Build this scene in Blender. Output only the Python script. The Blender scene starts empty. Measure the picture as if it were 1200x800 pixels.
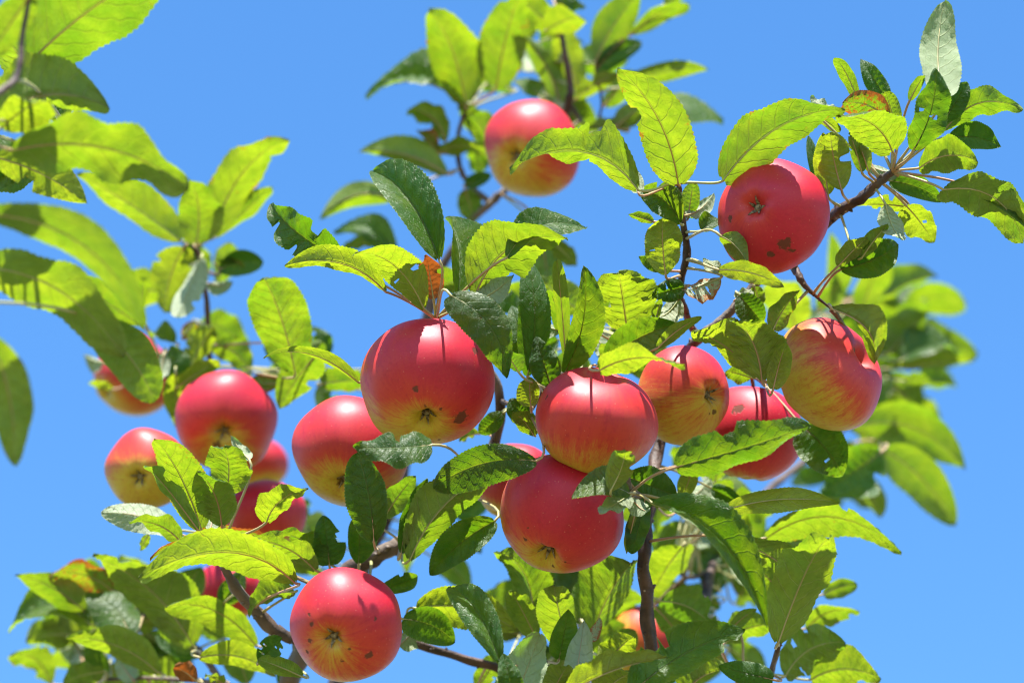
import bpy, math, random
from mathutils import Vector, Matrix, noise

# ------------------------------------------------------------------ camera, sky, sun, exposure
sc = bpy.context.scene
col = sc.collection
R = math.radians
PITCH = R(35); CAM = Vector((0, 0, 1.6)); LENS = 100.0; FOCUS = 1.585
cd = bpy.data.cameras.new('camera'); cam = bpy.data.objects.new('camera', cd); col.objects.link(cam)
cam.location = CAM; cam.rotation_euler = (R(90) + PITCH, 0, 0)
cd.lens = LENS; cd.sensor_width = 36; cd.clip_start = .05; cd.clip_end = 5000
cd.dof.use_dof = True; cd.dof.focus_distance = FOCUS; cd.dof.aperture_fstop = 5.6; cd.dof.aperture_blades = 9
sc.camera = cam
CX = Vector((1, 0, 0)); CY = Vector((0, -math.sin(PITCH), math.cos(PITCH))); CZ = Vector((0, -math.cos(PITCH), -math.sin(PITCH)))

SUN_C = Vector((-.04, .985, -.13)).normalized()            # sun direction, in camera axes: above, a little behind the boughs
SUN = (CX * SUN_C.x + CY * SUN_C.y + CZ * SUN_C.z).normalized()
elev = math.asin(SUN.z); azim = math.atan2(SUN.x, SUN.y)
world = bpy.data.worlds.new('World'); sc.world = world; world.use_nodes = True
wn = world.node_tree.nodes; wl = world.node_tree.links; wn.clear()
sky = wn.new('ShaderNodeTexSky'); sky.sky_type = 'NISHITA'; sky.sun_disc = False
sky.sun_elevation = elev; sky.sun_rotation = azim
sky.air_density = 1.0; sky.dust_density = .3; sky.ozone_density = 3.0; sky.altitude = 200
hs = wn.new('ShaderNodeHueSaturation'); hs.inputs['Saturation'].default_value = 1.24; hs.inputs['Hue'].default_value = .5
bg = wn.new('ShaderNodeBackground'); bg.inputs['Strength'].default_value = .11
wo = wn.new('ShaderNodeOutputWorld')
wl.new(sky.outputs[0], hs.inputs['Color']); wl.new(hs.outputs[0], bg.inputs['Color']); wl.new(bg.outputs[0], wo.inputs[0])
sd = bpy.data.lights.new('sun', 'SUN'); sd.energy = 5.0; sd.angle = R(.53); sd.color = (1, .96, .9)
so = bpy.data.objects.new('sun', sd); col.objects.link(so)
so.rotation_euler = SUN.to_track_quat('Z', 'Y').to_euler(); so.location = (0, 0, 8)
vs = sc.view_settings; vs.view_transform = 'Standard'; vs.look = 'None'; vs.gamma = 1; vs.use_curve_mapping = False
vs.exposure = 1.64
sc.render.engine = 'CYCLES'
sc.cycles.pixel_filter_type = 'BLACKMAN_HARRIS'; sc.cycles.filter_width = 1.1
sc.cycles.max_bounces = 10; sc.cycles.transmission_bounces = 8; sc.cycles.diffuse_bounces = 5

random.seed(7)
rnd = random.random
def uni(a, b): return a + (b - a) * rnd()

def at(px, py, D):
    k = .36 * D / 1200.0 * (100.0 / LENS)
    return CAM + CX * ((px - 600) * k) + CY * ((400 - py) * k) - CZ * D
def pxm(D): return .36 * D / 1200.0 * (100.0 / LENS)
def c2w(v): return CX * v[0] + CY * v[1] + CZ * v[2]

# ------------------------------------------------------------------ materials
def newmat(name):
    m = bpy.data.materials.new(name); m.use_nodes = True
    m.node_tree.nodes.clear(); return m, m.node_tree.nodes, m.node_tree.links
class G:
    """small node-graph helper"""
    def __init__(s, n, l): s.n = n; s.l = l
    def put(s, sock, v):
        if hasattr(v, 'is_output'): s.l.new(v, sock)
        elif isinstance(v, (tuple, list)) and len(v) == 3 and sock.type == 'RGBA': sock.default_value = (*v, 1)
        else: sock.default_value = v
    def math(s, op, a, b=None, c=None, clamp=False):
        x = s.n.new('ShaderNodeMath'); x.operation = op; x.use_clamp = clamp
        s.put(x.inputs[0], a)
        if b is not None: s.put(x.inputs[1], b)
        if c is not None: s.put(x.inputs[2], c)
        return x.outputs[0]
    def mix(s, f, a, b, mode='MIX'):
        x = s.n.new('ShaderNodeMix'); x.data_type = 'RGBA'; x.blend_type = mode
        s.put(x.inputs[0], f); s.put(x.inputs[6], a); s.put(x.inputs[7], b); return x.outputs[2]
    def mapr(s, v, a, b, c=0., d=1., smooth=True):
        x = s.n.new('ShaderNodeMapRange'); x.interpolation_type = 'SMOOTHSTEP' if smooth else 'LINEAR'
        s.put(x.inputs[0], v)
        for i, q in enumerate((a, b, c, d)): s.put(x.inputs[i + 1], q)
        return x.outputs[0]
    def noise(s, vec, scale, detail=3, rough=.55, dist=0.):
        x = s.n.new('ShaderNodeTexNoise'); s.l.new(vec, x.inputs['Vector'])
        x.inputs['Scale'].default_value = scale; x.inputs['Detail'].default_value = detail
        x.inputs['Roughness'].default_value = rough; x.inputs['Distortion'].default_value = dist
        return x.outputs[0]
    def voro(s, vec, scale, feature='F1', rand=1.):
        x = s.n.new('ShaderNodeTexVoronoi'); x.feature = feature; s.l.new(vec, x.inputs['Vector'])
        x.inputs['Scale'].default_value = scale; x.inputs['Randomness'].default_value = rand
        return x
    def attr(s, name):
        x = s.n.new('ShaderNodeAttribute'); x.attribute_name = name; return x
    def node(s, t, **kw):
        x = s.n.new(t)
        for k, v in kw.items(): s.put(x.inputs[k], v)
        return x
    def xyz(s, v):
        x = s.n.new('ShaderNodeSeparateXYZ'); s.l.new(v, x.inputs[0]); return x.outputs
    def comb(s, a, b, c):
        x = s.n.new('ShaderNodeCombineXYZ')
        for i, q in enumerate((a, b, c)): s.put(x.inputs[i], q)
        return x.outputs[0]

def leaf_material():
    m, n, l = newmat('leaf_blade'); g = G(n, l)
    uv = g.node('ShaderNodeTexCoord').outputs['UV']
    a = g.attr('leafdata'); dat = g.xyz(a.outputs['Vector'])        # x yellowing plus painted lit or shaded tone, y withering, z seed
    q = g.xyz(uv); u, v = q[0], q[1]
    au = g.math('ABSOLUTE', g.math('MULTIPLY_ADD', u, 2., -1.))
    seedv = g.comb(g.math('MULTIPLY', u, 1.), g.math('MULTIPLY', v, 2.), g.math('MULTIPLY', dat[2], 37.))
    nlow = g.noise(seedv, 2.6, 3); nmid = g.noise(seedv, 9., 4); nfin = g.noise(seedv, 42., 4)
    # side veins sweep forward from the midrib
    ph = g.math('MULTIPLY', g.math('ADD', g.math('SUBTRACT', v, g.math('MULTIPLY', g.math('POWER', au, 1.3), .17)), g.math('MULTIPLY', nlow, .05)), 9.)
    d = g.math('ABSOLUTE', g.math('SUBTRACT', g.math('FRACT', ph), .5))
    side = g.mapr(d, .0, .075, 1., 0.)
    side = g.math('MULTIPLY', side, g.mapr(au, .75, 1., 1., .1))
    mid = g.mapr(au, .018, .06, 1., 0.)
    ret = g.voro(seedv, 17., 'DISTANCE_TO_EDGE').outputs['Distance']
    reti = g.mapr(ret, 0., .07, 1., 0.)
    vein = g.math('MAXIMUM', mid, g.math('MULTIPLY', side, .75))
    margin = g.mapr(au, .93, 1., 0., 1.)
    # spots and withered margins
    sp = g.voro(seedv, 5.5); spd = sp.outputs['Distance']
    spr = g.xyz(sp.outputs['Color'])[0]
    spot = g.math('MULTIPLY', g.mapr(g.math('ADD', spd, g.math('MULTIPLY', nfin, .12)), .12, .2, 1., 0.), g.mapr(spr, .86, .88))
    wither = g.math('ADD', g.math('MULTIPLY', dat[1], 1.25), g.math('MULTIPLY', g.math('MULTIPLY', g.math('POWER', au, 3.), dat[1]), .9))
    wi = g.mapr(g.math('ADD', g.math('SUBTRACT', wither, 1.), nmid), .0, .22)
    dead = g.math('MAXIMUM', wi, g.math('MULTIPLY', spot, g.mapr(dat[1], .1, .3)))
    yel_lit = g.math('ADD', g.math('MULTIPLY', dat[0], .8), g.math('MULTIPLY', g.math('SUBTRACT', nlow, .5), 1.3), clamp=True)
    # top side
    top = g.mix(yel_lit, (.018, .072, .009), (.095, .150, .012))
    top = g.mix(g.math('MULTIPLY', nmid, .55), top, (.022, .070, .008))
    top = g.mix(g.math('MULTIPLY', g.math('MAXIMUM', vein, g.math('MULTIPLY', reti, .25)), .5), top, (.09, .15, .035))
    top = g.mix(g.math('MULTIPLY', margin, .5), top, (.22, .28, .10))
    top = g.mix(dead, top, (.16, .065, .022))
    # underside: pale and downy; sunlit white painted in for leaf class P
    und = g.mix(yel_lit, (.19, .28, .085), (.28, .32, .06))
    und = g.mix(g.math('MULTIPLY', nmid, .5), und, (.24, .31, .12))
    und = g.mix(g.math('MULTIPLY', dat[0], -2., clamp=True), und, g.mix(nmid, (.42, .50, .31), (.58, .61, .47)))
    und = g.mix(g.math('MULTIPLY', vein, .6), und, (.46, .47, .26))
    und = g.mix(dead, und, (.30, .14, .05))
    # light that comes through the blade
    tr = g.mix(yel_lit, (.12, .27, .004), (.43, .52, .012))
    tr = g.mix(g.math('MULTIPLY', g.mapr(nmid, .7, .3), .45), tr, (.12, .24, .003))
    tr = g.mix(g.math('MULTIPLY', g.math('MAXIMUM', g.math('MULTIPLY', mid, .8), g.math('MAXIMUM', g.math('MULTIPLY', side, .35), g.math('MULTIPLY', reti, .12))), .55), tr, (.22, .22, .012))
    tr = g.mix(dead, tr, (.42, .10, .012))
    geo = g.node('ShaderNodeNewGeometry')
    back = geo.outputs['Backfacing']
    base = g.mix(back, top, und)
    rough = g.math('ADD', g.mix_f(back, .36, .72) if hasattr(g, 'mix_f') else g.mapr(back, 0., 1., .36, .72, False), g.math('MULTIPLY', nfin, .12))
    hgt = g.math('ADD', g.math('MULTIPLY', vein, -.9), g.math('ADD', g.math('MULTIPLY', reti, -.25), g.math('ADD', g.math('MULTIPLY', nmid, .5), g.math('MULTIPLY', nfin, .18))))
    bp = g.node('ShaderNodeBump', Strength=.65, Distance=.0013, Height=hgt)
    pr = g.node('ShaderNodeBsdfPrincipled'); g.put(pr.inputs['Base Color'], base); g.put(pr.inputs['Roughness'], rough)
    g.put(pr.inputs['Specular IOR Level'], g.mapr(back, 0., 1., .5, .2, False)); g.put(pr.inputs['Normal'], bp.outputs[0])
    bp2 = g.node('ShaderNodeBump', Strength=.6, Distance=.0012, Height=hgt)
    t = g.node('ShaderNodeBsdfTranslucent', Color=tr); g.put(t.inputs['Normal'], bp2.outputs[0])
    mx = g.node('ShaderNodeMixShader'); g.put(mx.inputs[0], g.mapr(dead, 0, 1, .5, .35)); l.new(pr.outputs[0], mx.inputs[1]); l.new(t.outputs[0], mx.inputs[2])
    o = g.node('ShaderNodeOutputMaterial'); l.new(mx.outputs[0], o.inputs[0])
    return m

def petiole_material():
    m, n, l = newmat('leaf_stalk'); g = G(n, l)
    oi = g.node('ShaderNodeObjectInfo')
    tc = g.node('ShaderNodeTexCoord').outputs['Object']
    nz = g.noise(tc, 160., 3)
    c = g.mix(oi.outputs['Random'], (.30, .33, .10), (.34, .13, .07))
    c = g.mix(g.math('MULTIPLY', nz, .5), c, (.42, .38, .22))
    pr = g.node('ShaderNodeBsdfPrincipled', Roughness=.5); g.put(pr.inputs['Base Color'], c)
    g.put(pr.inputs['Subsurface Weight'], .15); pr.inputs['Subsurface Radius'].default_value = (.003, .002, .001)
    o = g.node('ShaderNodeOutputMaterial'); l.new(pr.outputs[0], o.inputs[0]); return m

def bark_material():
    m, n, l = newmat('bark'); g = G(n, l)
    tc = g.node('ShaderNodeTexCoord').outputs['Object']
    n1 = g.noise(tc, 60., 5, .65); n2 = g.noise(tc, 320., 4, .6); n3 = g.noise(tc, 14., 3)
    c = g.mix(g.mapr(n1, .35, .68), (.022, .011, .007), (.090, .048, .030))
    c = g.mix(g.math('MULTIPLY', g.mapr(n3, .48, .68), .6), c, (.20, .165, .125))
    vo = g.voro(tc, 210.); lent = g.mapr(vo.outputs['Distance'], .1, .18, 1., 0.)
    lent = g.math('MULTIPLY', lent, g.mapr(g.xyz(vo.outputs['Color'])[0], .68, .7))
    c = g.mix(lent, c, (.34, .27, .19))
    bp = g.node('ShaderNodeBump', Strength=.8, Distance=.0025, Height=g.math('ADD', n1, g.math('MULTIPLY', n2, .35)))
    pr = g.node('ShaderNodeBsdfPrincipled', Roughness=.62); g.put(pr.inputs['Base Color'], c); g.put(pr.inputs['Normal'], bp.outputs[0])
    o = g.node('ShaderNodeOutputMaterial'); l.new(pr.outputs[0], o.inputs[0]); return m

def apple_material():
    m, n, l = newmat('apple_skin'); g = G(n, l)
    oi = g.node('ShaderNodeObjectInfo')
    tc = g.node('ShaderNodeTexCoord'); uv = tc.outputs['UV']; ob = tc.outputs['Object']
    q = g.xyz(uv)
    bl = g.attr('blush').outputs['Fac']; sb = g.attr('scab').outputs['Fac']
    ang = g.math('MULTIPLY', q[0], 6.28318)
    off = g.math('MULTIPLY', oi.outputs['Random'], 31.)
    cyl = g.comb(g.math('MULTIPLY', g.math('COSINE', ang), 1.), g.math('MULTIPLY', g.math('SINE', ang), 1.), g.math('ADD', g.math('MULTIPLY', q[1], .42), off))
    streak = g.noise(cyl, 9., 4, .6); streakf = g.noise(cyl, 48., 4, .7)
    obo = g.node('ShaderNodeVectorMath'); obo.operation = 'ADD'; l.new(ob, obo.inputs[0]); l.new(g.comb(off, off, 0.), obo.inputs[1]); obv = obo.outputs[0]
    big = g.noise(obv, 30., 3); fine = g.noise(obv, 420., 3); mott = g.noise(obv, 900., 2)
    r = g.math('ADD', bl, g.math('MULTIPLY', g.math('SUBTRACT', streak, .5), .42))
    r = g.math('ADD', r, g.math('MULTIPLY', g.math('SUBTRACT', streakf, .5), .5))
    r = g.math('ADD', r, g.math('MULTIPLY', g.math('SUBTRACT', big, .5), .6))
    ground = g.mix(big, (.42, .36, .020), (.50, .36, .032))
    red = g.mix(g.mapr(r, .55, 1.15), (.47, .036, .016), (.43, .0065, .026))
    c = g.mix(g.mapr(r, .05, .62), ground, red)
    c = g.mix(g.math('MULTIPLY', g.mapr(g.math('ADD', g.math('MULTIPLY', mott, .6), g.math('MULTIPLY', streakf, .5)), .50, .80), .38), c, (.52, .040, .032))
    c = g.mix(g.math('MULTIPLY', g.mapr(g.math('ADD', g.math('MULTIPLY', fine, .6), g.math('MULTIPLY', streak, .5)), .52, .8), .45), c, (.27, .008, .014))
    # lenticels
    vo = g.voro(obv, 380.); ld = g.mapr(g.math('ADD', vo.outputs['Distance'], g.math('MULTIPLY', fine, .1)), .1, .22, 1., 0.)
    ld = g.math('MULTIPLY', ld, g.mapr(g.xyz(vo.outputs['Color'])[1], .45, .5))
    c = g.mix(g.math('MULTIPLY', ld, .42), c, (.60, .24, .14))
    # russet round the stalk and the eye
    # small scab marks
    v2 = g.voro(obv, 62.); s2 = g.mapr(g.math('ADD', v2.outputs['Distance'], g.math('MULTIPLY', fine, .12)), .11, .17, 1., 0.)
    s2 = g.math('MULTIPLY', s2, g.mapr(g.xyz(v2.outputs['Color'])[0], .93, .935))
    scab = g.math('MAXIMUM', g.mapr(g.math('ADD', sb, g.math('MULTIPLY', g.math('SUBTRACT', fine, .5), .9)), .42, .62), s2)
    c = g.mix(g.math('MULTIPLY', scab, .85), c, (.075, .035, .014))
    # waxy bloom
    c = g.mix(g.math('MULTIPLY', g.mapr(big, .35, .7), .015), c, (.55, .34, .45))
    bp = g.node('ShaderNodeBump', Strength=.22, Distance=.0006, Height=g.math('ADD', g.math('ADD', big, g.math('MULTIPLY', fine, .25)), g.math('MULTIPLY', scab, -2.2)))
    pr = g.node('ShaderNodeBsdfPrincipled'); g.put(pr.inputs['Base Color'], c); g.put(pr.inputs['Normal'], bp.outputs[0])
    g.put(pr.inputs['Roughness'], g.math('ADD', g.mapr(scab, 0, 1, .43, .75), g.math('MULTIPLY', fine, .1)))
    g.put(pr.inputs['Specular IOR Level'], .36)
    g.put(pr.inputs['Subsurface Weight'], .12); pr.inputs['Subsurface Radius'].default_value = (.006, .002, .001)
    g.put(pr.inputs['Coat Weight'], .0); g.put(pr.inputs['Coat Roughness'], .22)
    g.put(pr.inputs['Sheen Weight'], .0); g.put(pr.inputs['Sheen Roughness'], .5); g.put(pr.inputs['Sheen Tint'], (1., .85, .92, 1.))
    o = g.node('ShaderNodeOutputMaterial'); l.new(pr.outputs[0], o.inputs[0]); return m

def plain_material(name, c1, c2, scale, rough):
    m, n, l = newmat(name); g = G(n, l)
    tc = g.node('ShaderNodeTexCoord').outputs['Object']; nz = g.noise(tc, scale, 5, .6)
    pr = g.node('ShaderNodeBsdfPrincipled', Roughness=rough); g.put(pr.inputs['Base Color'], g.mix(g.mapr(nz, .3, .7), c1, c2))
    bp = g.node('ShaderNodeBump', Strength=.5, Distance=.01, Height=nz); g.put(pr.inputs['Normal'], bp.outputs[0])
    o = g.node('ShaderNodeOutputMaterial'); l.new(pr.outputs[0], o.inputs[0]); return m

M_LEAF = leaf_material(); M_STALK = petiole_material(); M_BARK = bark_material(); M_APPLE = apple_material()
M_STEM = plain_material('apple_stalk', (.10, .055, .02), (.20, .15, .05), 300, .6)
M_EYE = plain_material('apple_eye', (.06, .04, .018), (.34, .30, .17), 420, .8)
M_GROUND = plain_material('dry_grass', (.09, .08, .032), (.15, .12, .06), 2.5, .95)

# ------------------------------------------------------------------ mesh helpers
def link(name, me, parent=None, mats=()):
    o = bpy.data.objects.new(name, me); col.objects.link(o)
    for mm in mats: me.materials.append(mm)
    if parent: o.parent = parent
    return o
def tag(o, label, cat, group=None):
    o['label'] = label; o['category'] = cat
    if group: o['group'] = group
def smooth(me): me.polygons.foreach_set('use_smooth', [True] * len(me.polygons))

def frames(pts):
    T = [(pts[min(i + 1, len(pts) - 1)] - pts[max(i - 1, 0)]).normalized() for i in range(len(pts))]
    up = Vector((.31, .2, .93)); 
    if abs(T[0].dot(up)) > .9: up = Vector((1, 0, 0))
    n = (up - T[0] * up.dot(T[0])).normalized(); N = []
    for t in T:
        n = (n - t * n.dot(t)).normalized(); N.append(n)
    return T, N
def tube(verts, faces, pts, rad, sides, rough=0., closed=True):
    T, N = frames(pts); b0 = len(verts)
    for i, p in enumerate(pts):
        B = T[i].cross(N[i])
        for k in range(sides):
            a = 2 * math.pi * k / sides; r = rad[i]
            if rough: r *= 1 + rough * noise.noise(Vector((math.cos(a) * 1.3, math.sin(a) * 1.3, i * .35 + p.x * 60)))
            verts.append(p + (N[i] * math.cos(a) + B * math.sin(a)) * r)
    for i in range(len(pts) - 1):
        for k in range(sides):
            k2 = (k + 1) % sides
            faces.append((b0 + i * sides + k, b0 + i * sides + k2, b0 + (i + 1) * sides + k2, b0 + (i + 1) * sides + k))
    if closed:
        faces.append(tuple(b0 + k for k in reversed(range(sides))))
        faces.append(tuple(b0 + (len(pts) - 1) * sides + k for k in range(sides)))
def catmull(P, n):
    """P: list of tuples; returns smooth samples"""
    out = []; Q = [P[0]] + list(P) + [P[-1]]
    for i in range(1, len(Q) - 2):
        a, b, c, d = Q[i - 1:i + 3]
        for j in range(n):
            t = j / n
            out.append(tuple(.5 * (2 * b[k] + (c[k] - a[k]) * t + (2 * a[k] - 5 * b[k] + 4 * c[k] - d[k]) * t * t + (-a[k] + 3 * b[k] - 3 * c[k] + d[k]) * t ** 3) for k in range(len(b))))
    out.append(tuple(P[-1])); return out

# ------------------------------------------------------------------ the setting
S = 1500.0
me = bpy.data.meshes.new('ground'); me.from_pydata([(-S, -S, 0), (S, -S, 0), (S, S, 0), (-S, S, 0)], [], [(0, 1, 2, 3)])
gr = link('ground', me, None, [M_GROUND]); gr['kind'] = 'structure'

# ------------------------------------------------------------------ the tree: trunk and boughs
tree = bpy.data.objects.new('apple_tree', None); col.objects.link(tree)
FORK = at(640, 1080, 1.73)
tree.location = (FORK.x, FORK.y + .02, 0)
tag(tree, 'leafy apple tree bearing ripe red apples on its brown boughs', 'tree')
bpy.context.view_layer.update()
TI = tree.matrix_world.inverted()

v, f = [], []
tp = [Vector((FORK.x + .03 * math.sin(z * 2.1), FORK.y + .02 + .02 * math.sin(z * 3 + 1), z)) for z in [(FORK.z + .03) * i / 22 for i in range(23)]]
tube(v, f, tp, [.062 - .018 * i / 22 + .03 * math.exp(-i * .9) for i in range(23)], 20, .16)
me = bpy.data.meshes.new('trunk'); me.from_pydata([TI @ p for p in v], [], f); smooth(me)
link('trunk', me, tree, [M_BARK])
trunk_top = tp[-1]

SAMPLES = []      # (point, branch object, radius, px, py, D)
def branch(spec, first=None):
    """spec rows: px, py, D, radius in pixels. first: px,py,D,r of start on its parent"""
    S = catmull(spec, 8)
    pts = [at(a, b, c) for a, b, c, d in S]; rad = [max(d, 1.2) * pxm(c) for a, b, c, d in S]
    for i in range(1, len(pts) - 1):
        jit = noise.noise_vector(pts[i] * 55) * rad[i] * .55
        pts[i] = pts[i] + jit
        rad[i] *= 1 + .18 * max(0, noise.noise(pts[i] * 90))
    v, f = [], []
    tube(v, f, pts, rad, 12, .38)
    # a few bud scars
    for i in range(3, len(pts) - 2, 3):
        if rnd() < .6:
            d = Vector((uni(-1, 1), uni(-1, 1), uni(-1, 1))).normalized(); T = (pts[i + 1] - pts[i]).normalized()
            d = (d - T * d.dot(T)).normalized() + T * .5
            k = rad[i]; tube(v, f, [pts[i], pts[i] + d * k * 1.0, pts[i] + d * k * 1.45], [k * .55, k * .42, k * .12], 7)
    me = bpy.data.meshes.new('branch'); me.from_pydata([TI @ p for p in v], [], f); smooth(me)
    o = link('branch', me, tree, [M_BARK])
    for p, r, s in zip(pts, rad, S): SAMPLES.append((p, o, r, s[0], s[1], s[2]))
    return o
F0 = (640, 1080, 1.73)
BR = [
 # upright dark bough that carries on behind the right hand apples to the tip spur
 [(640,1080,1.73,20),(735,960,1.70,15),(778,850,1.67,11),(764,770,1.65,8),(756,700,1.645,7.4),(754,640,1.64,7),(762,590,1.66,7.5),(770,530,1.69,7),(785,465,1.70,6.5),(812,404,1.67,5.5),(845,375,1.66,5),(872,345,1.66,4.8),(900,318,1.66,5),(935,290,1.655,5.5),(968,262,1.645,6),(985,245,1.63,6.5),(1008,232,1.62,6),(1030,215,1.61,5.5),(1046,202,1.605,4)],
 # left lower bough
 [(640,1080,1.73,16),(668,900,1.74,9),(645,825,1.74,6.5),(585,784,1.72,5),(530,768,1.71,4.5),(480,752,1.70,5),(400,752,1.69,6.5),(345,748,1.68,7.5),(320,737,1.67,7.5),(295,710,1.66,7),(278,690,1.65,6.5),(264,666,1.64,5),(262,640,1.63,3)],
 # middle bough
 [(640,1080,1.73,17),(430,960,1.74,14),(335,860,1.73,11),(346,785,1.72,11),(375,712,1.72,10),(405,672,1.71,10),(440,652,1.70,9.5),(480,632,1.69,8.5),(530,592,1.69,7.5),(575,530,1.70,6.5),(588,470,1.69,5.5),(560,415,1.68,5),(520,385,1.64,4.5),(511,374,1.62,5)],
 # back bough to the topmost apple
 [(640,1080,1.73,16),(420,930,1.85,10),(396,800,1.90,9),(404,735,1.92,8.5),(432,650,1.93,8),(470,560,1.94,7.5),(490,420,1.95,6.5),(512,330,1.96,5.5),(545,268,1.96,4.5),(575,238,1.95,4.5),(592,222,1.95,4.2),(630,190,1.99,4),(655,150,1.97,4),(666,118,1.95,4.5),(668,95,1.95,4),(661,55,1.95,3.2),(652,10,1.95,2.5)],
 [(575,238,1.955,3.5),(550,215,1.96,3.5),(538,195,1.96,3.2),(536,165,1.96,2.6),(545,130,1.96,2.2)],
 [(655,150,1.97,2.5),(692,158,1.96,2.6),(722,146,1.95,2.3),(740,128,1.95,1.8)],
 [(666,118,1.95,2.6),(690,150,1.95,1.5),(705,125,1.95,1.5),(698,80,1.95,1.5)],
 # twig with the two upright leaves beside the upper red apple
 [(820,396,1.67,4),(806,370,1.65,4),(797,340,1.63,4),(804,300,1.62,4.2),(803,272,1.615,4),(797,235,1.61,3.2),(795,215,1.605,2.4)],
 [(920,300,1.66,3.5),(932,318,1.635,4.5),(941,333,1.63,3.5),(960,350,1.63,1.8),(975,362,1.63,1.5)],
 [(785,465,1.70,3.5),(840,440,1.71,3),(880,440,1.69,2.5),(895,450,1.68,2.2)],
 # fruiting spurs near the pair of central apples
 [(762,590,1.66,4),(748,580,1.61,3.5),(738,578,1.57,3)],
 [(588,470,1.69,3.2),(606,476,1.66,2.6),(622,480,1.64,2.4),(640,452,1.65,2.4),(663,436,1.65,2.2),(700,432,1.65,2),(735,390,1.66,1.4)],
 # left twig above the left hand apples
 [(264,666,1.645,4.5),(256,620,1.72,4.5),(250,560,1.85,4.5),(252,480,1.93,4),(246,430,1.92,3.6),(243,395,1.91,3.4),(242,350,1.90,3.2),(238,315,1.90,3.2),(228,290,1.90,3.4),(212,270,1.90,2)],
 [(246,440,1.92,2.2),(225,445,1.92,2),(205,442,1.93,2),(185,415,1.94,1.6)],
 [(238,315,1.90,2),(252,322,1.89,1.6),(262,318,1.88,1.4)],
 # right hand boughs further back
 [(735,960,1.70,11),(790,830,1.80,8),(826,715,1.86,6),(833,670,1.90,6),(862,625,1.98,5),(885,590,2.04,4.5),(935,545,2.10,4),(990,500,2.12,3.6),(1012,430,2.14,3.2),(1020,380,2.14,2.6),(1005,350,2.14,2)],
 [(990,500,2.12,2.6),(1020,510,2.08,2.2),(1036,525,2.04,1.8)],
 [(778,850,1.67,7),(850,810,1.69,5),(898,795,1.68,4),(912,756,1.64,3),(935,700,1.66,2.2)],
 [(833,670,1.90,3),(805,676,1.86,2.2),(790,660,1.82,1.8)],
 # lower left
 [(430,960,1.74,8),(330,890,1.78,6),(262,800,1.80,4.5),(228,758,1.81,4),(188,728,1.83,3.2),(150,712,1.85,2.8),(118,702,1.86,2)],
 [(262,800,1.80,3),(190,795,1.81,2.4),(125,795,1.83,2)],
 # lower middle
 [(668,900,1.74,6),(655,830,1.64,4.5),(640,780,1.60,3.6),(632,750,1.62,2.6)],
 [(655,830,1.64,4),(685,800,1.66,3),(690,755,1.68,2.4),(684,730,1.69,2)],
 # near bough at the left, reaching in from outside the picture
 [(640,1080,1.73,14),(300,1150,1.55,12),(20,980,1.40,10),(-70,700,1.34,9),(-75,480,1.31,8),(-55,320,1.30,7),(-40,200,1.30,6),(-12,120,1.31,5),(20,90,1.32,4),(28,30,1.33,3),(45,-60,1.34,2.5)],
]
for b in BR: branch(b)

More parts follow.
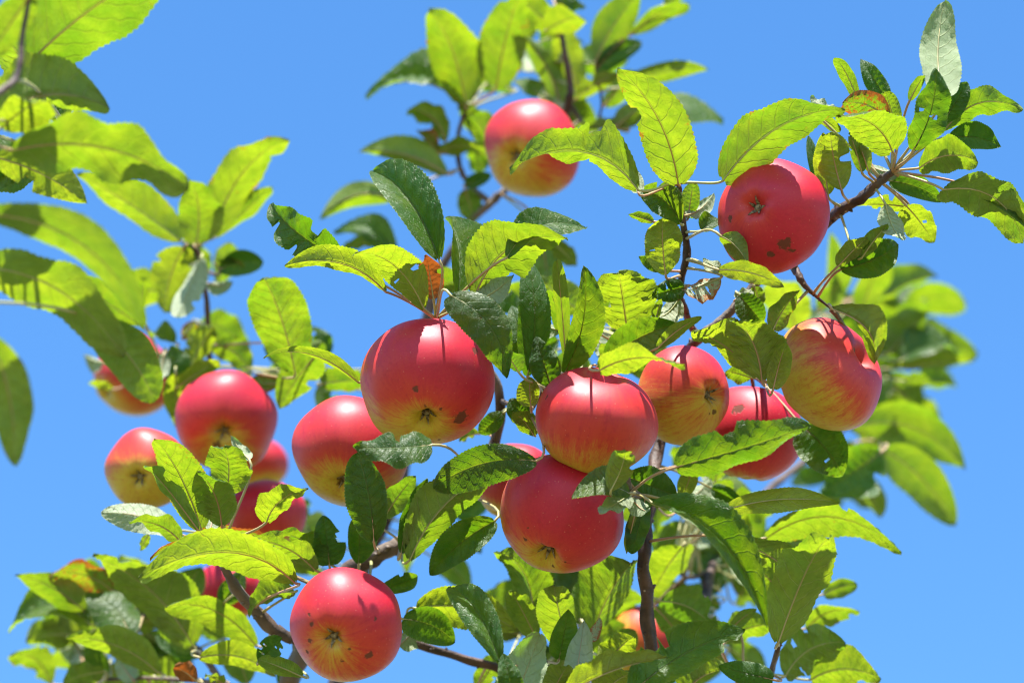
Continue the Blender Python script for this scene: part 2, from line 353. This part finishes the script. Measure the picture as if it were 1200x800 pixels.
# ------------------------------------------------------------------ leaves
NK = {'U': (0, .62, -.78), 'B': (0, .80, -.60), 'V': (0, .30, -.95), 'T': (0, .60, .80), 'D': (0, .04, 1.), 'P': (0, -.74, -.67), 'W': (0, .80, .60), 'G': (0, -.42, .9)}
def shape(t, a, b):
    m = a / (a + b); return (t ** a) * ((1 - t) ** b) / ((m ** a) * ((1 - m) ** b))
LEAVES = []
def nearest(p, px, py, D):
    best = None
    for s in SAMPLES:
        d = ((s[3] - px) ** 2 + (s[4] - py) ** 2) ** .5 + abs(s[5] - D) * 420
        if best is None or d < best[0]: best = (d, s)
    return best
FAR = []
ACC = None      # when a dict: leaves are gathered into one mass of deep foliage
def leaf(bx, by, tx, ty, w, K, D, bulge=0., flags=''):
    rs = random.Random(int(bx * 131 + by * 7 + tx * 17 + ty * 3))
    U = lambda a, b: a + (b - a) * rs.random()
    k = pxm(D)
    N = Vector(NK[K]) + Vector((U(-.28, .28), U(-.1, .1), U(-.06, .06))); N.normalize()
    dx, dy = (tx - bx) * k, -(ty - by) * k
    L2 = math.hypot(dx, dy)
    tz = -(dx * N.x + dy * N.y) / N.z if abs(N.z) > .2 else 0
    tz = max(-.8 * L2, min(.8 * L2, tz))
    t = Vector((dx, dy, tz)); L = t.length; th = t.normalized()
    N = (N - th * N.dot(th)).normalized()
    s = th.cross(N)                       # side vector so that s, t, N is right handed: N = s x t
    s = s.normalized()
    perp2 = Vector((-dy, dx, 0)).normalized()
    vis = max(.3, abs(s.dot(perp2)))
    W0 = min(1.13 * w * k / vis, .80 * L) * .5
    # screen-space bulge becomes a bend of the rib
    p = Vector((-dy, dx, 0)).normalized()
    if abs(p.x) > .9:
        if p.x < 0: p = -p
    elif p.y < 0: p = -p
    sw = s * (1 if s.dot(p) > 0 else -1)
    bend = sw * (bulge * k / max(.35, abs(s.dot(p))))
    fold = U(.05, .55); curl = U(.0, .16); cup = U(-.1, .38); wav = U(.06, .27); fr = U(1.0, 3.0); ph = U(0, 6.28); tw = U(-.6, .6); droop = U(-.02, .14)
    if rs.random() < .28 and 'F' not in flags: fold = U(.6, .95); cup = U(.1, .5)
    rim = U(-.5, .9) if rs.random() < .6 else 0.
    if 'f' in flags: fold = U(.75, 1.0); tw *= .4
    if 'c' in flags: cup = U(.5, .8); curl = .2
    if 'F' in flags: fold = .06; wav *= .5; curl *= .5; tw *= .3
    W = min(W0 / max(.55, math.cos(fold * .8)) ** .7, .46 * L)
    sa = U(.40, .68); sb = U(.48, .85); asym = U(-.12, .12)
    base = Vector(((bx - 600) * k, (400 - by) * k, -D))
    n = 56 if D < 1.8 else 26; half = 4
    bites = []
    if 'b' in flags or (rs.random() < .22 and D > 1.4 and w > 14):
        for q in range(rs.randint(1, 3)): bites.append((U(.25, .92), U(.02, .06), U(.2, .6), rs.choice((-1, 1))))
    holes = set()
    if n > 40 and w > 22 and D > 1.5 and rs.random() < .13:
        for q in range(rs.randint(1, 3)):
            hi = rs.randint(int(n * .25), int(n * .8)); hj = rs.choice((1, 2, 5, 6))
            for e in range(rs.randint(1, 3)): holes.add((hi + e, hj))
            if rs.random() < .5: holes.add((hi + 1, hj + rs.choice((-1, 1))))
    verts, faces, uvs = [], [], {}
    us = [-1, -.72, -.42, -.16, 0, .16, .42, .72, 1]; m = len(us)
    for i in range(n + 1):
        q = i / n; qq = .012 + .988 * q
        c = base + t * q + bend * (4 * q * (1 - q)) + N * (curl * L * 4 * q * (1 - q)) - N * (droop * L * q ** 3)
        a = tw * (q - .3); sv = s * math.cos(a) + N * math.sin(a); nv = N * math.cos(a) - s * math.sin(a)
        h0 = shape(min(qq, .999), sa, sb) * W
        if i == n: h0 = W * .012
        for j, u in enumerate(us):
            h = h0 * (1 + asym * (1 if u > 0 else -1))
            h *= 1 + .05 * noise.noise(Vector((q * 5, u * 2, bx)))
            if abs(u) == 1 and 0 < i < n: h *= 1 + (.026 if i % 2 else -.024)
            for (b0, bw, bd, sgn) in bites:
                if u * sgn > 0:
                    e = abs(q - b0) / bw
                    if e < 1.35: h *= 1 - bd * max(0, min(1, (1.35 - e) * 2.2))
            hh = abs(u) * h
            z = hh * math.tan(fold) * (1 - .25 * abs(u)) - cup * hh * abs(u) + wav * W * u * u * math.sin(fr * 6.283 * q + ph + (1.3 if u > 0 else 0)) * min(1, 4 * q)
            z += rim * h * max(0, abs(u) - .55) ** 2 * 2.2
            z += -.06 * W * math.cos(6.283 * 9 * (q - .17 * abs(u) ** 1.3)) * min(1, abs(u) * 3) * (1 if abs(u) < .95 else .3)
            verts.append(c + sv * (u * h * math.cos(fold * .8)) + nv * z)
            uvs[len(verts) - 1] = ((u + 1) / 2, q)
    for i in range(n):
        for j in range(m - 1):
            if (i, j) in holes: continue
            a = i * m + j; faces.append((a, a + 1, a + m + 1, a + m))
    nb = len(faces)
    # stalk, to the nearest wood
    bw = CAM + c2w(base)
    d, smp = nearest(bw, bx, by, D)
    if d > 75: FAR.append((round(d), bx, by, D))
    A = smp[0]; dirw = c2w(th); seg = (bw - A).length
    c1 = A + (bw - A) * .38 + Vector((0, 0, .06 * seg)) ; c2 = bw - dirw * min(.22 * seg, .012)
    pts = []
    ns = 8
    for i in range(ns + 1):
        q = i / ns
        pts.append(A * (1 - q) ** 3 + c1 * 3 * q * (1 - q) ** 2 + c2 * 3 * q * q * (1 - q) + bw * q ** 3)
    # rib under the blade continues the stalk
    wv = [CAM + c2w(p) for p in verts]
    rib = [wv[i * m + 4] - (c2w(N)) * .0003 for i in range(1, int(n * .8), max(3, n // 9))]
    pts2 = pts + rib
    r0 = .00075 * (1.0 if D < 1.8 else 1.1)
    rad = [r0 * 1.25 if i < 2 else r0 for i in range(len(pts))] + [r0 * (.6 - .5 * i / len(rib)) for i in range(len(rib))]
    sv_, sf_ = [], []
    tube(sv_, sf_, pts2, rad, 6)
    o0 = len(wv); wv += sv_; faces += [tuple(x + o0 for x in ff) for ff in sf_]
    br = smp[1]
    yl_lit = {'U': .45, 'B': .75, 'V': .3, 'T': .25, 'D': .05, 'P': -.55, 'W': .3, 'G': .3}[K] + U(-.2, .25)  # backlit classes painted brighter, shaded class darker, sunlit underside whiter
    wd = U(0, .25); sd_ = rs.random()
    if ACC is not None:
        o0 = len(ACC['v']); ACC['v'] += wv; ACC['f'] += [tuple(x + o0 for x in ff) for ff in faces]
        ACC['m'] += [0] * nb + [1] * (len(faces) - nb); ACC['d'] += [x for _ in wv for x in (yl_lit, wd, sd_)]
        ACC['uv'].update({i + o0: q for i, q in uvs.items()}); return
    me = bpy.data.meshes.new('leaf'); me.from_pydata([TI @ p for p in wv], [], faces); smooth(me)
    uvl = me.uv_layers.new(name='UVMap')
    for lp in me.loops: uvl.data[lp.index].uv = uvs.get(lp.vertex_index, (0, 0))
    if 'y' in flags: yl_lit = 1.; 
    if 'g' in flags: yl_lit = .05
    if 'r' in flags: wd = .95
    if 'h' in flags: wd = .4
    at_ = me.attributes.new('leafdata', 'FLOAT_VECTOR', 'POINT')
    at_.data.foreach_set('vector', [x for _ in range(len(me.vertices)) for x in (yl_lit, wd, sd_)])
    o = link('leaf', me, br, [M_LEAF, M_STALK])
    me.polygons.foreach_set('material_index', [0] * nb + [1] * (len(faces) - nb))
    if 'r' in flags: o['label'] = 'withered rust brown leaf'
    LEAVES.append(o)

LEAF_ROWS = """
# near leaves at the left edge
34 74 236 -42 84 U 1.46 6
36 -6 -22 66 34 U 1.33
-16 148 124 116 56 U 1.44 14
2 150 70 120 36 B 1.40
14 176 220 214 62 U 1.38 14
-6 184 100 238 44 V 1.47 6 y
-34 250 166 378 46 U 1.32 30 F
-34 312 126 402 62 U 1.37 16
112 380 178 470 54 V 1.42 8
-14 392 4 542 46 V 1.30 10
# left twig, further back
212 282 96 206 44 U 1.88 -6
250 276 345 166 42 U 1.88 8
262 272 324 218 20 U 1.90
230 286 228 208 48 U 1.87 6
166 378 96 328 44 U 1.90 -4
162 358 174 325 16 U 1.90
216 290 190 366 46 V 1.89 -6 y
236 302 214 372 28 P 1.87
256 316 308 306 28 D 1.88 4
252 308 288 312 9 B 1.88
244 332 274 334 16 P 1.88
346 438 316 320 62 U 1.76 4
370 416 324 474 40 U 1.77
214 396 230 377 18 V 1.90 0 h
222 432 250 382 28 V 1.88 0 y
206 402 174 394 18 W 1.90
206 448 200 404 34 D 1.86
210 452 262 422 16 B 1.85 0 y
206 438 202 498 26 B 1.85 0 y
252 404 292 442 32 V 1.89 8
122 424 97 418 14 P 1.95
132 456 106 447 10 B 1.95
326 450 290 448 20 V 1.85 0 h
192 416 186 450 18 P 1.86
# leaves before the left hand apples
236 620 190 502 46 U 1.59 4
232 620 180 534 20 U 1.58 -4 b
264 580 268 520 48 U 1.60 4
260 616 238 550 44 U 1.59 4
292 538 268 513 14 P 1.62
212 626 118 600 26 P 1.66 10
212 634 155 609 24 U 1.65 4
174 626 162 646 10 U 1.70
346 683 175 657 46 B 1.57 22
344 676 186 632 26 B 1.66 12 h
312 612 362 560 28 B 1.60 6
246 622 250 588 16 P 1.62
# lower left
114 732 24 664 36 V 1.84 8
106 732 3 738 34 W 1.83 14
132 692 63 668 34 U 1.84 8 h
226 756 120 643 66 U 1.78 8
152 746 97 692 40 T 1.80 8
186 788 88 742 36 U 1.77 8
186 722 148 738 30 U 1.84
300 756 202 700 34 U 1.74 8
226 762 188 720 30 V 1.79
214 702 236 662 40 V 1.84
260 706 286 666 26 D 1.76
345 693 290 716 30 U 1.64 4
304 776 330 746 26 D 1.64
234 770 322 790 30 V 1.70 4 y
354 792 305 766 20 U 1.63
240 766 180 744 22 D 1.82
122 786 74 796 30 U 1.82
122 792 104 754 24 D 1.84
230 797 206 778 22 V 1.70 0 r
262 800 243 788 16 B 1.70 0 y
156 796 134 774 20 P 1.80
176 800 156 784 22 V 1.82
370 668 290 621 26 U 1.64 6 b
386 662 380 604 36 D 1.645
386 660 326 618 22 U 1.65 4
420 660 420 604 32 D 1.65 0 f
60 800 20 758 34 U 1.92 6
96 772 40 700 36 P 1.93 6
140 690 168 650 34 U 1.93
262 740 232 706 30 U 1.86
290 800 262 752 34 V 1.84 4
330 806 352 770 26 D 1.80
200 806 178 764 32 U 1.90
110 806 150 770 30 U 1.90
# centre left
438 634 419 530 44 D 1.575 6 F
506 521 414 524 34 T 1.54 -8 b
450 606 488 554 26 V 1.64
480 656 576 552 50 U 1.63 8
470 648 500 560 18 D 1.63 -6
628 540 508 572 44 D 1.56 14
580 610 504 674 40 D 1.63 6
487 712 606 738 48 V 1.66 12 y
472 725 533 753 38 D 1.65 8
468 756 492 734 24 P 1.67
446 690 490 676 22 D 1.65
420 448 314 405 12 B 1.62 4
396 302 312 237 44 D 1.60 -4 b
452 342 338 310 24 B 1.60 12 y
497 362 420 291 42 B 1.60 8
515 305 428 182 54 T 1.59 10 f
508 350 500 298 26 V 1.61 0 r
536 346 521 250 34 T 1.61 6 f
556 348 664 276 70 U 1.60 16
594 302 688 265 32 W 1.585 12
560 352 602 322 26 P 1.59
626 260 642 338 46 V 1.88 4 g
648 284 676 312 20 U 1.88
618 440 620 302 34 D 1.62 6
617 436 600 356 30 D 1.63
528 346 594 443 46 D 1.555 16
608 436 590 410 20 U 1.56 0 g
662 436 684 314 36 G 1.60 8
664 432 651 300 16 U 1.62
646 452 628 394 32 D 1.61
656 390 643 335 14 U 1.64
656 388 626 378 16 P 1.64
700 386 692 332 14 U 1.64
716 422 696 388 20 P 1.66
722 432 704 400 18 U 1.66
622 476 620 441 34 V 1.60 0 y
622 492 596 468 26 D 1.63
626 510 602 480 22 U 1.63
590 484 562 508 20 D 1.66
562 508 538 516 14 U 1.72
735 388 722 314 70 B 1.63 0 F
710 426 794 380 42 D 1.59 8
770 408 820 370 16 U 1.58
702 434 801 424 26 B 1.52 8 y
# twig beside the upper apple
802 336 764 346 34 D 1.61
796 350 766 374 22 P 1.62
768 376 774 350 10 U 1.61
780 322 775 256 40 V 1.60 0 y
776 316 749 300 14 D 1.62
797 262 750 221 38 D 1.60 8
766 260 736 250 12 U 1.61
795 216 720 87 52 U 1.59 10
748 223 596 195 48 B 1.56 22
748 226 745 198 16 P 1.58
806 252 838 230 18 P 1.61
806 256 812 214 20 V 1.62
847 212 981 130 54 U 1.59 12
822 270 846 256 24 T 1.60
845 277 877 310 24 V 1.57 4
842 316 919 337 22 V 1.55 6 y
844 326 801 344 26 P 1.60 6 h
846 318 824 304 14 P 1.60
# spur at the tip of the right hand bough
1106 112 1119 -4 44 P 1.58 -4
1070 176 1093 84 38 G 1.57 4 g
1106 142 1134 96 26 D 1.60
1066 118 1080 88 12 U 1.60
1077 197 1144 185 36 U 1.58 8
1110 162 1174 172 30 D 1.60 6
1107 152 1191 128 30 U 1.61 12
1105 222 1206 279 44 U 1.59 18
1140 222 1206 270 26 D 1.61 12
1043 212 1106 236 24 D 1.62 4
1062 241 1098 276 32 B 1.62 0 y
1062 242 1002 240 16 B 1.63 0 y
1038 240 1051 284 28 P 1.60
985 316 1054 286 40 D 1.61 -4
982 312 1014 278 20 U 1.60
1010 302 1036 264 18 B 1.60
1046 178 974 138 42 B 1.58 8
1042 142 984 124 32 U 1.60 6 h
1052 152 1034 108 24 V 1.61
1006 120 975 67 14 U 1.62
1040 118 1010 67 22 D 1.62
980 130 950 115 16 P 1.62
970 228 962 156 26 V 1.61 0 y
986 222 970 156 38 V 1.60 0 y
962 222 948 158 14 D 1.63
1010 202 992 157 16 U 1.60
1018 202 1005 174 14 B 1.60
964 140 986 153 12 B 1.60
1052 206 1018 194 14 P 1.61
# around the right hand apples
893 446 858 368 58 B 1.58 4 b
896 446 810 388 32 B 1.60 -6 y
906 456 919 398 24 V 1.575 0 y
880 442 850 434 18 U 1.66
906 386 935 339 24 V 1.62
866 346 894 378 32 D 1.63
864 350 882 338 14 P 1.63
884 336 893 362 18 V 1.64
975 362 1034 422 30 B 1.59 14 f
934 388 904 322 46 B 2.00 0
960 362 992 318 24 U 2.05
980 368 965 274 22 U 2.08 4
1010 366 1032 302 34 U 2.10
793 547 954 505 46 G 1.515 10 b
716 574 730 524 28 B 1.53 4
738 578 670 580 32 T 1.54 10
738 580 700 600 20 P 1.55
740 584 760 600 18 P 1.55
734 558 794 582 42 D 1.62
790 596 764 579 22 B 1.64
756 584 740 648 24 D 1.59
744 602 735 650 10 V 1.58 0 y
792 600 836 562 40 P 1.72
842 602 852 560 26 V 1.74
812 550 800 586 20 V 1.66 0 y
834 572 874 592 20 D 1.72
765 590 897 717 46 T 1.54 14 f
842 600 985 590 26 V 1.60 8 y
940 500 986 557 50 D 1.66 6
1032 530 960 576 58 D 1.92
# blurred foliage at the right
998 500 1131 546 52 V 2.05 16
1034 527 1121 614 46 V 2.02 10
1010 564 1036 606 22 U 2.04
1000 520 974 550 22 U 2.06
1014 492 1060 468 22 U 2.08
1008 474 1070 440 34 W 2.08 8
1060 446 1092 446 14 U 2.08
1040 432 1141 415 16 B 2.10 -2
1058 422 1128 408 36 W 2.10 8
1044 412 1086 364 48 V 2.12
1034 352 1096 324 30 U 2.12 6
1020 400 1040 340 34 U 2.14
1020 430 1062 396 30 V 2.14
1005 460 1040 445 26 V 2.14
# lower right
858 634 956 696 40 U 1.60 8
912 753 958 611 58 B 1.56 4
898 630 1049 646 34 B 1.72 18 b
916 692 877 658 36 V 1.72
965 696 1004 683 20 V 1.80
945 736 1004 712 28 U 1.80 6
920 792 989 750 48 V 1.70 8
950 796 1029 790 46 U 1.72 10
906 796 842 782 26 D 1.62
850 752 906 728 36 U 1.72
848 748 886 712 14 V 1.68
774 704 839 738 40 V 1.72 6 g
862 740 811 742 20 D 1.70
800 640 764 706 44 B 1.76
740 812 879 745 46 T 1.52 8
# lower middle
698 796 738 728 36 U 1.74
768 712 806 762 34 U 1.76
712 770 690 716 34 V 1.76
700 822 742 778 36 B 1.60
640 826 664 772 34 U 1.58
760 800 800 760 34 D 1.70
800 816 850 776 38 U 1.66 6
560 806 590 760 26 V 1.74
586 776 527 692 38 T 1.53 6 f
626 736 588 636 46 U 1.70 6
628 746 600 690 28 U 1.68
600 832 633 754 46 P 1.52 -4 c
604 822 590 766 28 D 1.51
672 812 686 735 34 P 1.56
660 816 779 764 28 B 1.53 6
666 762 644 668 42 U 1.66
694 742 736 652 62 U 1.68
680 732 706 666 32 V 1.70
655 772 666 714 30 D 1.62
690 752 704 726 12 P 1.60 0 h
704 788 742 744 34 V 1.62 0 y
# back foliage of the topmost apple
546 123 504 20 58 U 1.95 6
582 102 613 -6 50 U 1.95 -4
546 126 428 99 40 W 1.95 10
530 102 505 64 18 U 1.97
522 166 479 130 26 U 1.95 6
576 170 537 127 30 U 1.97 4
524 204 421 178 32 V 1.94 10
512 178 491 154 16 B 1.95 0 h
508 180 576 172 16 B 1.95
560 172 560 202 26 U 1.98
456 230 374 255 30 V 1.95 12
464 296 389 264 30 T 1.95 8
442 286 399 291 12 U 1.95
545 217 576 204 16 D 1.94
545 222 556 258 26 V 1.95
656 42 599 -8 30 U 1.95
640 36 684 24 36 B 1.93
650 0 686 10 18 D 1.96
680 110 654 34 32 V 1.98 0 y
656 120 614 44 26 V 1.97 4
632 114 607 90 24 W 1.96
698 72 749 -3 40 V 1.95 6
740 40 806 8 18 U 1.95
778 6 802 -4 14 V 1.95
698 84 752 48 24 D 1.95 6
675 116 726 88 18 U 1.95
730 102 829 78 20 U 1.95 4
708 124 746 84 24 V 1.96
776 132 854 128 36 W 1.95 10
722 148 756 122 26 V 1.94
736 153 686 150 14 U 1.94
"""
for row in LEAF_ROWS.strip().splitlines():
    if row.startswith('#'): continue
    a = row.split()
    leaf(*[float(x) for x in a[:5]], a[5], float(a[6]), float(a[7]) if len(a) > 7 else 0., a[8] if len(a) > 8 else '')

# leaves deeper in the crown, one mass behind the leaves built above
rf = random.Random(11)
ACC = dict(v=[], f=[], m=[], d=[], uv={})
for (cx, cy, sx, sy, D, cnt, mean) in [(165,735,118,68,1.97,30,66),(655,725,70,66,1.86,23,66),(850,705,92,88,1.94,27,70),(1040,420,52,100,2.22,24,72),(985,560,28,32,2.16,5,60),
        (690,395,80,50,1.76,17,58),(815,585,60,45,1.84,15,62),(370,450,45,40,1.88,6,56),(620,90,85,62,2.04,13,60),(560,330,50,40,1.80,5,56),(500,620,60,50,1.90,6,60),(330,650,50,40,1.92,7,58),(70,180,70,70,1.62,4,120),(225,350,45,60,1.99,5,60)]:
    for i in range(cnt):
        a = rf.uniform(0, 6.283); q = rf.random() ** .5
        bx, by = cx + sx * q * math.cos(a) * .7, cy + sy * q * math.sin(a) * .7
        a2 = a + rf.uniform(-.9, .9); L = mean * rf.uniform(.7, 1.2)
        leaf(bx, by, bx + L * math.cos(a2), by + L * math.sin(a2) * .8, L * rf.uniform(.4, .6), rf.choice('UUVVDTPU'), D + rf.uniform(-.04, .05), rf.uniform(-4, 10))
me = bpy.data.meshes.new('foliage'); me.from_pydata([TI @ p for p in ACC['v']], [], ACC['f']); smooth(me)
uvl = me.uv_layers.new(name='UVMap')
for lp in me.loops: uvl.data[lp.index].uv = ACC['uv'].get(lp.vertex_index, (0, 0))
at_ = me.attributes.new('leafdata', 'FLOAT_VECTOR', 'POINT'); at_.data.foreach_set('vector', ACC['d'])
fo = link('foliage', me, tree, [M_LEAF, M_STALK]); me.polygons.foreach_set('material_index', ACC['m']); fo['kind'] = 'stuff'

# ------------------------------------------------------------------ apples
def apple(cx, cy, rx, ry, D, eye, redc, bias, label, scabs=(), flat=.88):
    """eye: direction to the blossom end in camera axes; redc: direction of the reddest cheek in camera axes"""
    rs = random.Random(int(cx * 7 + cy))
    rad = rx * pxm(D); C = at(cx, cy, D)
    ax = -c2w(Vector(eye).normalized())                  # towards the stalk
    X = ax.orthogonal().normalized(); Y = ax.cross(X)
    rc = c2w(Vector(redc).normalized())
    NU, NV = 72, 48
    verts, blush, uvs = [], [], []
    ph = rs.random() * 6.28; squ = ry / rx; tilt = rs.uniform(-.07, .07)
    def prof(th):
        r = math.sin(th); z = flat * math.cos(th)
        r *= 1 + .05 * math.cos(th)
        z -= .36 * math.exp(-(r / .22) ** 2) * (1 if th < math.pi / 2 else 0)
        z += .27 * math.exp(-(r / .17) ** 2) * (1 if th > math.pi / 2 else 0)
        return r, z
    def pos(th, ph_):
        r, z = prof(th)
        lob = 1 + .03 * math.cos(5 * ph_ + ph) * (.3 + max(0, -math.cos(th)) ** 1.0) + .018 * math.cos(2 * ph_ + ph * 2)
        z += tilt * r * math.cos(ph_ + ph) * (1 if th < 1.57 else .6) + .045 * math.cos(5 * ph_ + ph) * max(0, -math.cos(th)) ** 2 * math.sin(th)
        nz = 1 + .060 * noise.noise(Vector((math.cos(ph_) * r, math.sin(ph_) * r, z)) * 1.2 + Vector((cx, cy, 0)))
        return (X * (r * math.cos(ph_) * lob) + Y * (r * math.sin(ph_) * lob) + ax * z) * rad * nz
    sc_attr = []
    scd = [(c2w(Vector(((sx - cx) / rx, -(sy - cy) / ry, math.sqrt(max(.05, 1 - ((sx - cx) / rx) ** 2 - ((sy - cy) / ry) ** 2)))).normalized()), sr / rx) for sx, sy, sr in scabs]
    for i in range(NV + 1):
        th = math.pi * (i / NV); th = min(max(th, .012), math.pi - .012)
        for j in range(NU):
            p_ = 2 * math.pi * j / NU
            P = pos(th, p_)
            verts.append(P)
            d = P.normalized()
            e = max(0, d.dot(-ax))
            b = bias + .55 * d.dot(rc) - .55 * e ** 6 - .25 * max(0, d.dot(ax)) ** 14
            blush.append(b)
            s_ = 0.
            for sd_, sr_ in scd:
                an = math.acos(max(-1, min(1, d.dot(sd_))))
                s_ = max(s_, 1.0 - .55 * an / sr_)
            if th < .5: s_ = max(s_, .0)
            sc_attr.append(max(0, s_))
    faces = []
    for i in range(NV):
        for j in range(NU):
            j2 = (j + 1) % NU
            faces.append((i * NU + j, (i + 1) * NU + j, (i + 1) * NU + j2, i * NU + j2))
    faces.append(tuple(range(NU))); faces.append(tuple(NV * NU + j for j in reversed(range(NU))))
    root = bpy.data.objects.new('apple', None); col.objects.link(root); root.location = C
    tag(root, label, 'apple', 'apples hanging on the tree')
    me = bpy.data.meshes.new('fruit_body'); me.from_pydata(verts, [], faces); smooth(me)
    uvl = me.uv_layers.new(name='UVMap')
    for pl in me.polygons:
        js = [me.loops[li].vertex_index % NU for li in pl.loop_indices]
        wrap = (0 in js) and (NU - 1 in js)
        for li in pl.loop_indices:
            vi = me.loops[li].vertex_index; j = vi % NU
            uvl.data[li].uv = ((j + (NU if wrap and j == 0 else 0)) / NU, (vi // NU) / NV)
    at1 = me.attributes.new('blush', 'FLOAT', 'POINT'); at1.data.foreach_set('value', blush)
    at2 = me.attributes.new('scab', 'FLOAT', 'POINT'); at2.data.foreach_set('value', sc_attr)
    link('fruit_body', me, root, [M_APPLE])
    # calyx: five dried sepals in the eye
    v, f = [], []
    zc = prof(math.pi - .012)[1] * rad
    cen = ax * zc
    tube(v, f, [cen + ax * .002, cen - ax * .0012, cen - ax * .0026], [.0026, .0024, .0012], 10)
    for k_ in range(5):
        a = 6.283 * k_ / 5 + ph + rs.uniform(-.2, .2); o_ = X * math.cos(a) + Y * math.sin(a); tdir = ax.cross(o_)
        up = rs.uniform(1.2, 3.0); Ls = rs.uniform(.0045, .0075)
        b0 = cen + o_ * .002 - ax * .0005
        rows = []
        for q in (0, .35, .7, 1):
            c = b0 + (o_ * (.55 + .3 * q) - ax * (up * (1.1 - .5 * q))).normalized() * Ls * q
            wd = .0012 * (1 - q) + .0002; rows.append((c - tdir * wd, c + tdir * wd, c - ax * .0006))
        s0 = len(v)
        for rw in rows: v.extend(rw)
        for q in range(3):
            i0 = s0 + q * 3
            f.append((i0, i0 + 1, i0 + 4, i0 + 3)); f.append((i0 + 1, i0 + 2, i0 + 5, i0 + 4)); f.append((i0 + 2, i0, i0 + 3, i0 + 5))
    me = bpy.data.meshes.new('calyx'); me.from_pydata(v, [], f); link('calyx', me, root, [M_EYE])
    # stalk from the cavity to the wood
    v, f = [], []
    z0 = prof(.012)[1] * rad
    s0 = ax * (z0 - .003); s1 = ax * (flat * rad * 1.02)
    tipw = C + s1
    best = min(SAMPLES, key=lambda s: (s[0] - tipw).length)
    e = best[0] - C
    d = (e - s1).length
    pts = []
    c1 = s0 + ax * max(.012, d * .35); c2 = e + (s1 - e) * .35
    for i in range(13):
        q = i / 12; pts.append(s0 * (1 - q) ** 3 + c1 * 3 * q * (1 - q) ** 2 + c2 * 3 * q * q * (1 - q) + e * q ** 3)
    tube(v, f, pts, [.0012] * 10 + [.0014, .0018, .0022], 8, .1)
    me = bpy.data.meshes.new('stem'); me.from_pydata(v, [], f); smooth(me); link('stem', me, root, [M_STEM])
    return root, d
APPLES = [
 (501,450,79,76,1.60,(0,-.62,.75),(.35,.6,.6),.62,'large red apple with brown scab patch hanging below the tall folded leaf',[(547,492,11),(557,412,6),(489,455,5),(520,482,3),(500,478,3)],.86),
 (697,494,72,64,1.585,(-.22,-.88,-.22),(.15,.85,.3),.56,'pink apple with yellow underside and stalk showing, resting on another apple',[(640,468,4)],.85),
 (658,604,75,67,1.60,(-.3,-.72,.6),(.3,.2,.7),.66,'bright red apple beneath the pink one, small leaf before its shoulder',[(608,630,4),(612,615,3),(630,637,3),(662,658,3),(646,664,3)],.86),
 (801,463,57,60,1.645,(.63,.02,.72),(.45,.75,.2),.50,'red and yellow apple with its eye facing away from the pink apple',[(838,485,4),(831,488,3)],.9),
 (880,508,62,63,1.69,(-.1,-.9,.1),(.4,.4,.6),.72,'dark red apple with round brown spot behind a toothed green leaf',[(861,477,8)],.9),
 (971,439,69,69,1.63,(-.78,-.44,-.43),(.75,.5,.2),.38,'purple red apple with yellow lower cheek and stalk cavity showing',[],.80),
 (905,254,67,68,1.60,(-.42,.18,.85),(.3,.3,.85),.88,'round deep red apple with a brown scar below the arching leaf',[(915,290,9),(898,302,6),(849,258,5),(925,297,4)],.92),
 (623,175,58,62,1.885,(-.4,-.22,.85),(.2,.9,.2),.62,'pink topped apple partly hidden by a spotted yellow green leaf',[],.9),
 (405,732,67,68,1.545,(-.22,-.16,.93),(.1,.85,.4),.74,'round red apple dotted with dark specks above the thin bare branch',[(368,725,4),(363,747,4),(358,763,4),(403,773,4),(437,765,6),(414,758,3),(444,719,3),(365,714,3)],.92),
 (411,530,68,71,1.665,(-.08,-.58,.75),(.0,.8,.5),.50,'red apple tucked behind the large scabbed one, dark leaf before it',[(398,574,6)],.9),
 (265,493,60,54,1.83,(.05,-.22,.9),(.1,.8,.4),.66,'glossy red apple wedged between two others under the dark twig',[(258,522,7)],.88),
 (172,550,48,54,1.78,(-.1,-.18,.93),(.0,.95,.1),.34,'pink topped apple with yellow green base beside a bright upright leaf',[],.9),
 (156,441,49,53,2.03,(-.65,-.35,.5),(.0,.9,.3),.66,'shaded red apple half covered by a drooping broad leaf',[],.9),
 (306,545,32,36,2.08,(.2,-.6,.5),(.0,.9,.3),.55,'small pink apple peeping out behind the glossy red one',[],.9),
 (311,606,47,42,1.86,(.2,-.7,.4),(.0,.9,.3),.68,'pink red apple low behind a pair of upright leaves',[],.88),
 (755,757,50,50,1.86,(0,-.8,.4),(.7,.7,.2),.30,'pale yellow and pink apple hidden behind the upright dark bough',[],.9),
 (606,566,50,53,1.73,(-.3,-.8,.3),(.0,.8,.3),.52,'orange red apple mostly hidden behind the dark drooping leaf',[],.9),
 (268,692,40,40,1.93,(.1,-.8,.3),(.0,.6,.5),.75,'deep red apple in shade behind the forked lower bough',[],.9),
]
for a in APPLES:
    r_, d_ = apple(*a)
    if d_ > .06: print('apple stalk', a[0], a[1], round(d_, 3))
print('leaves', len(LEAVES), 'far', FAR)
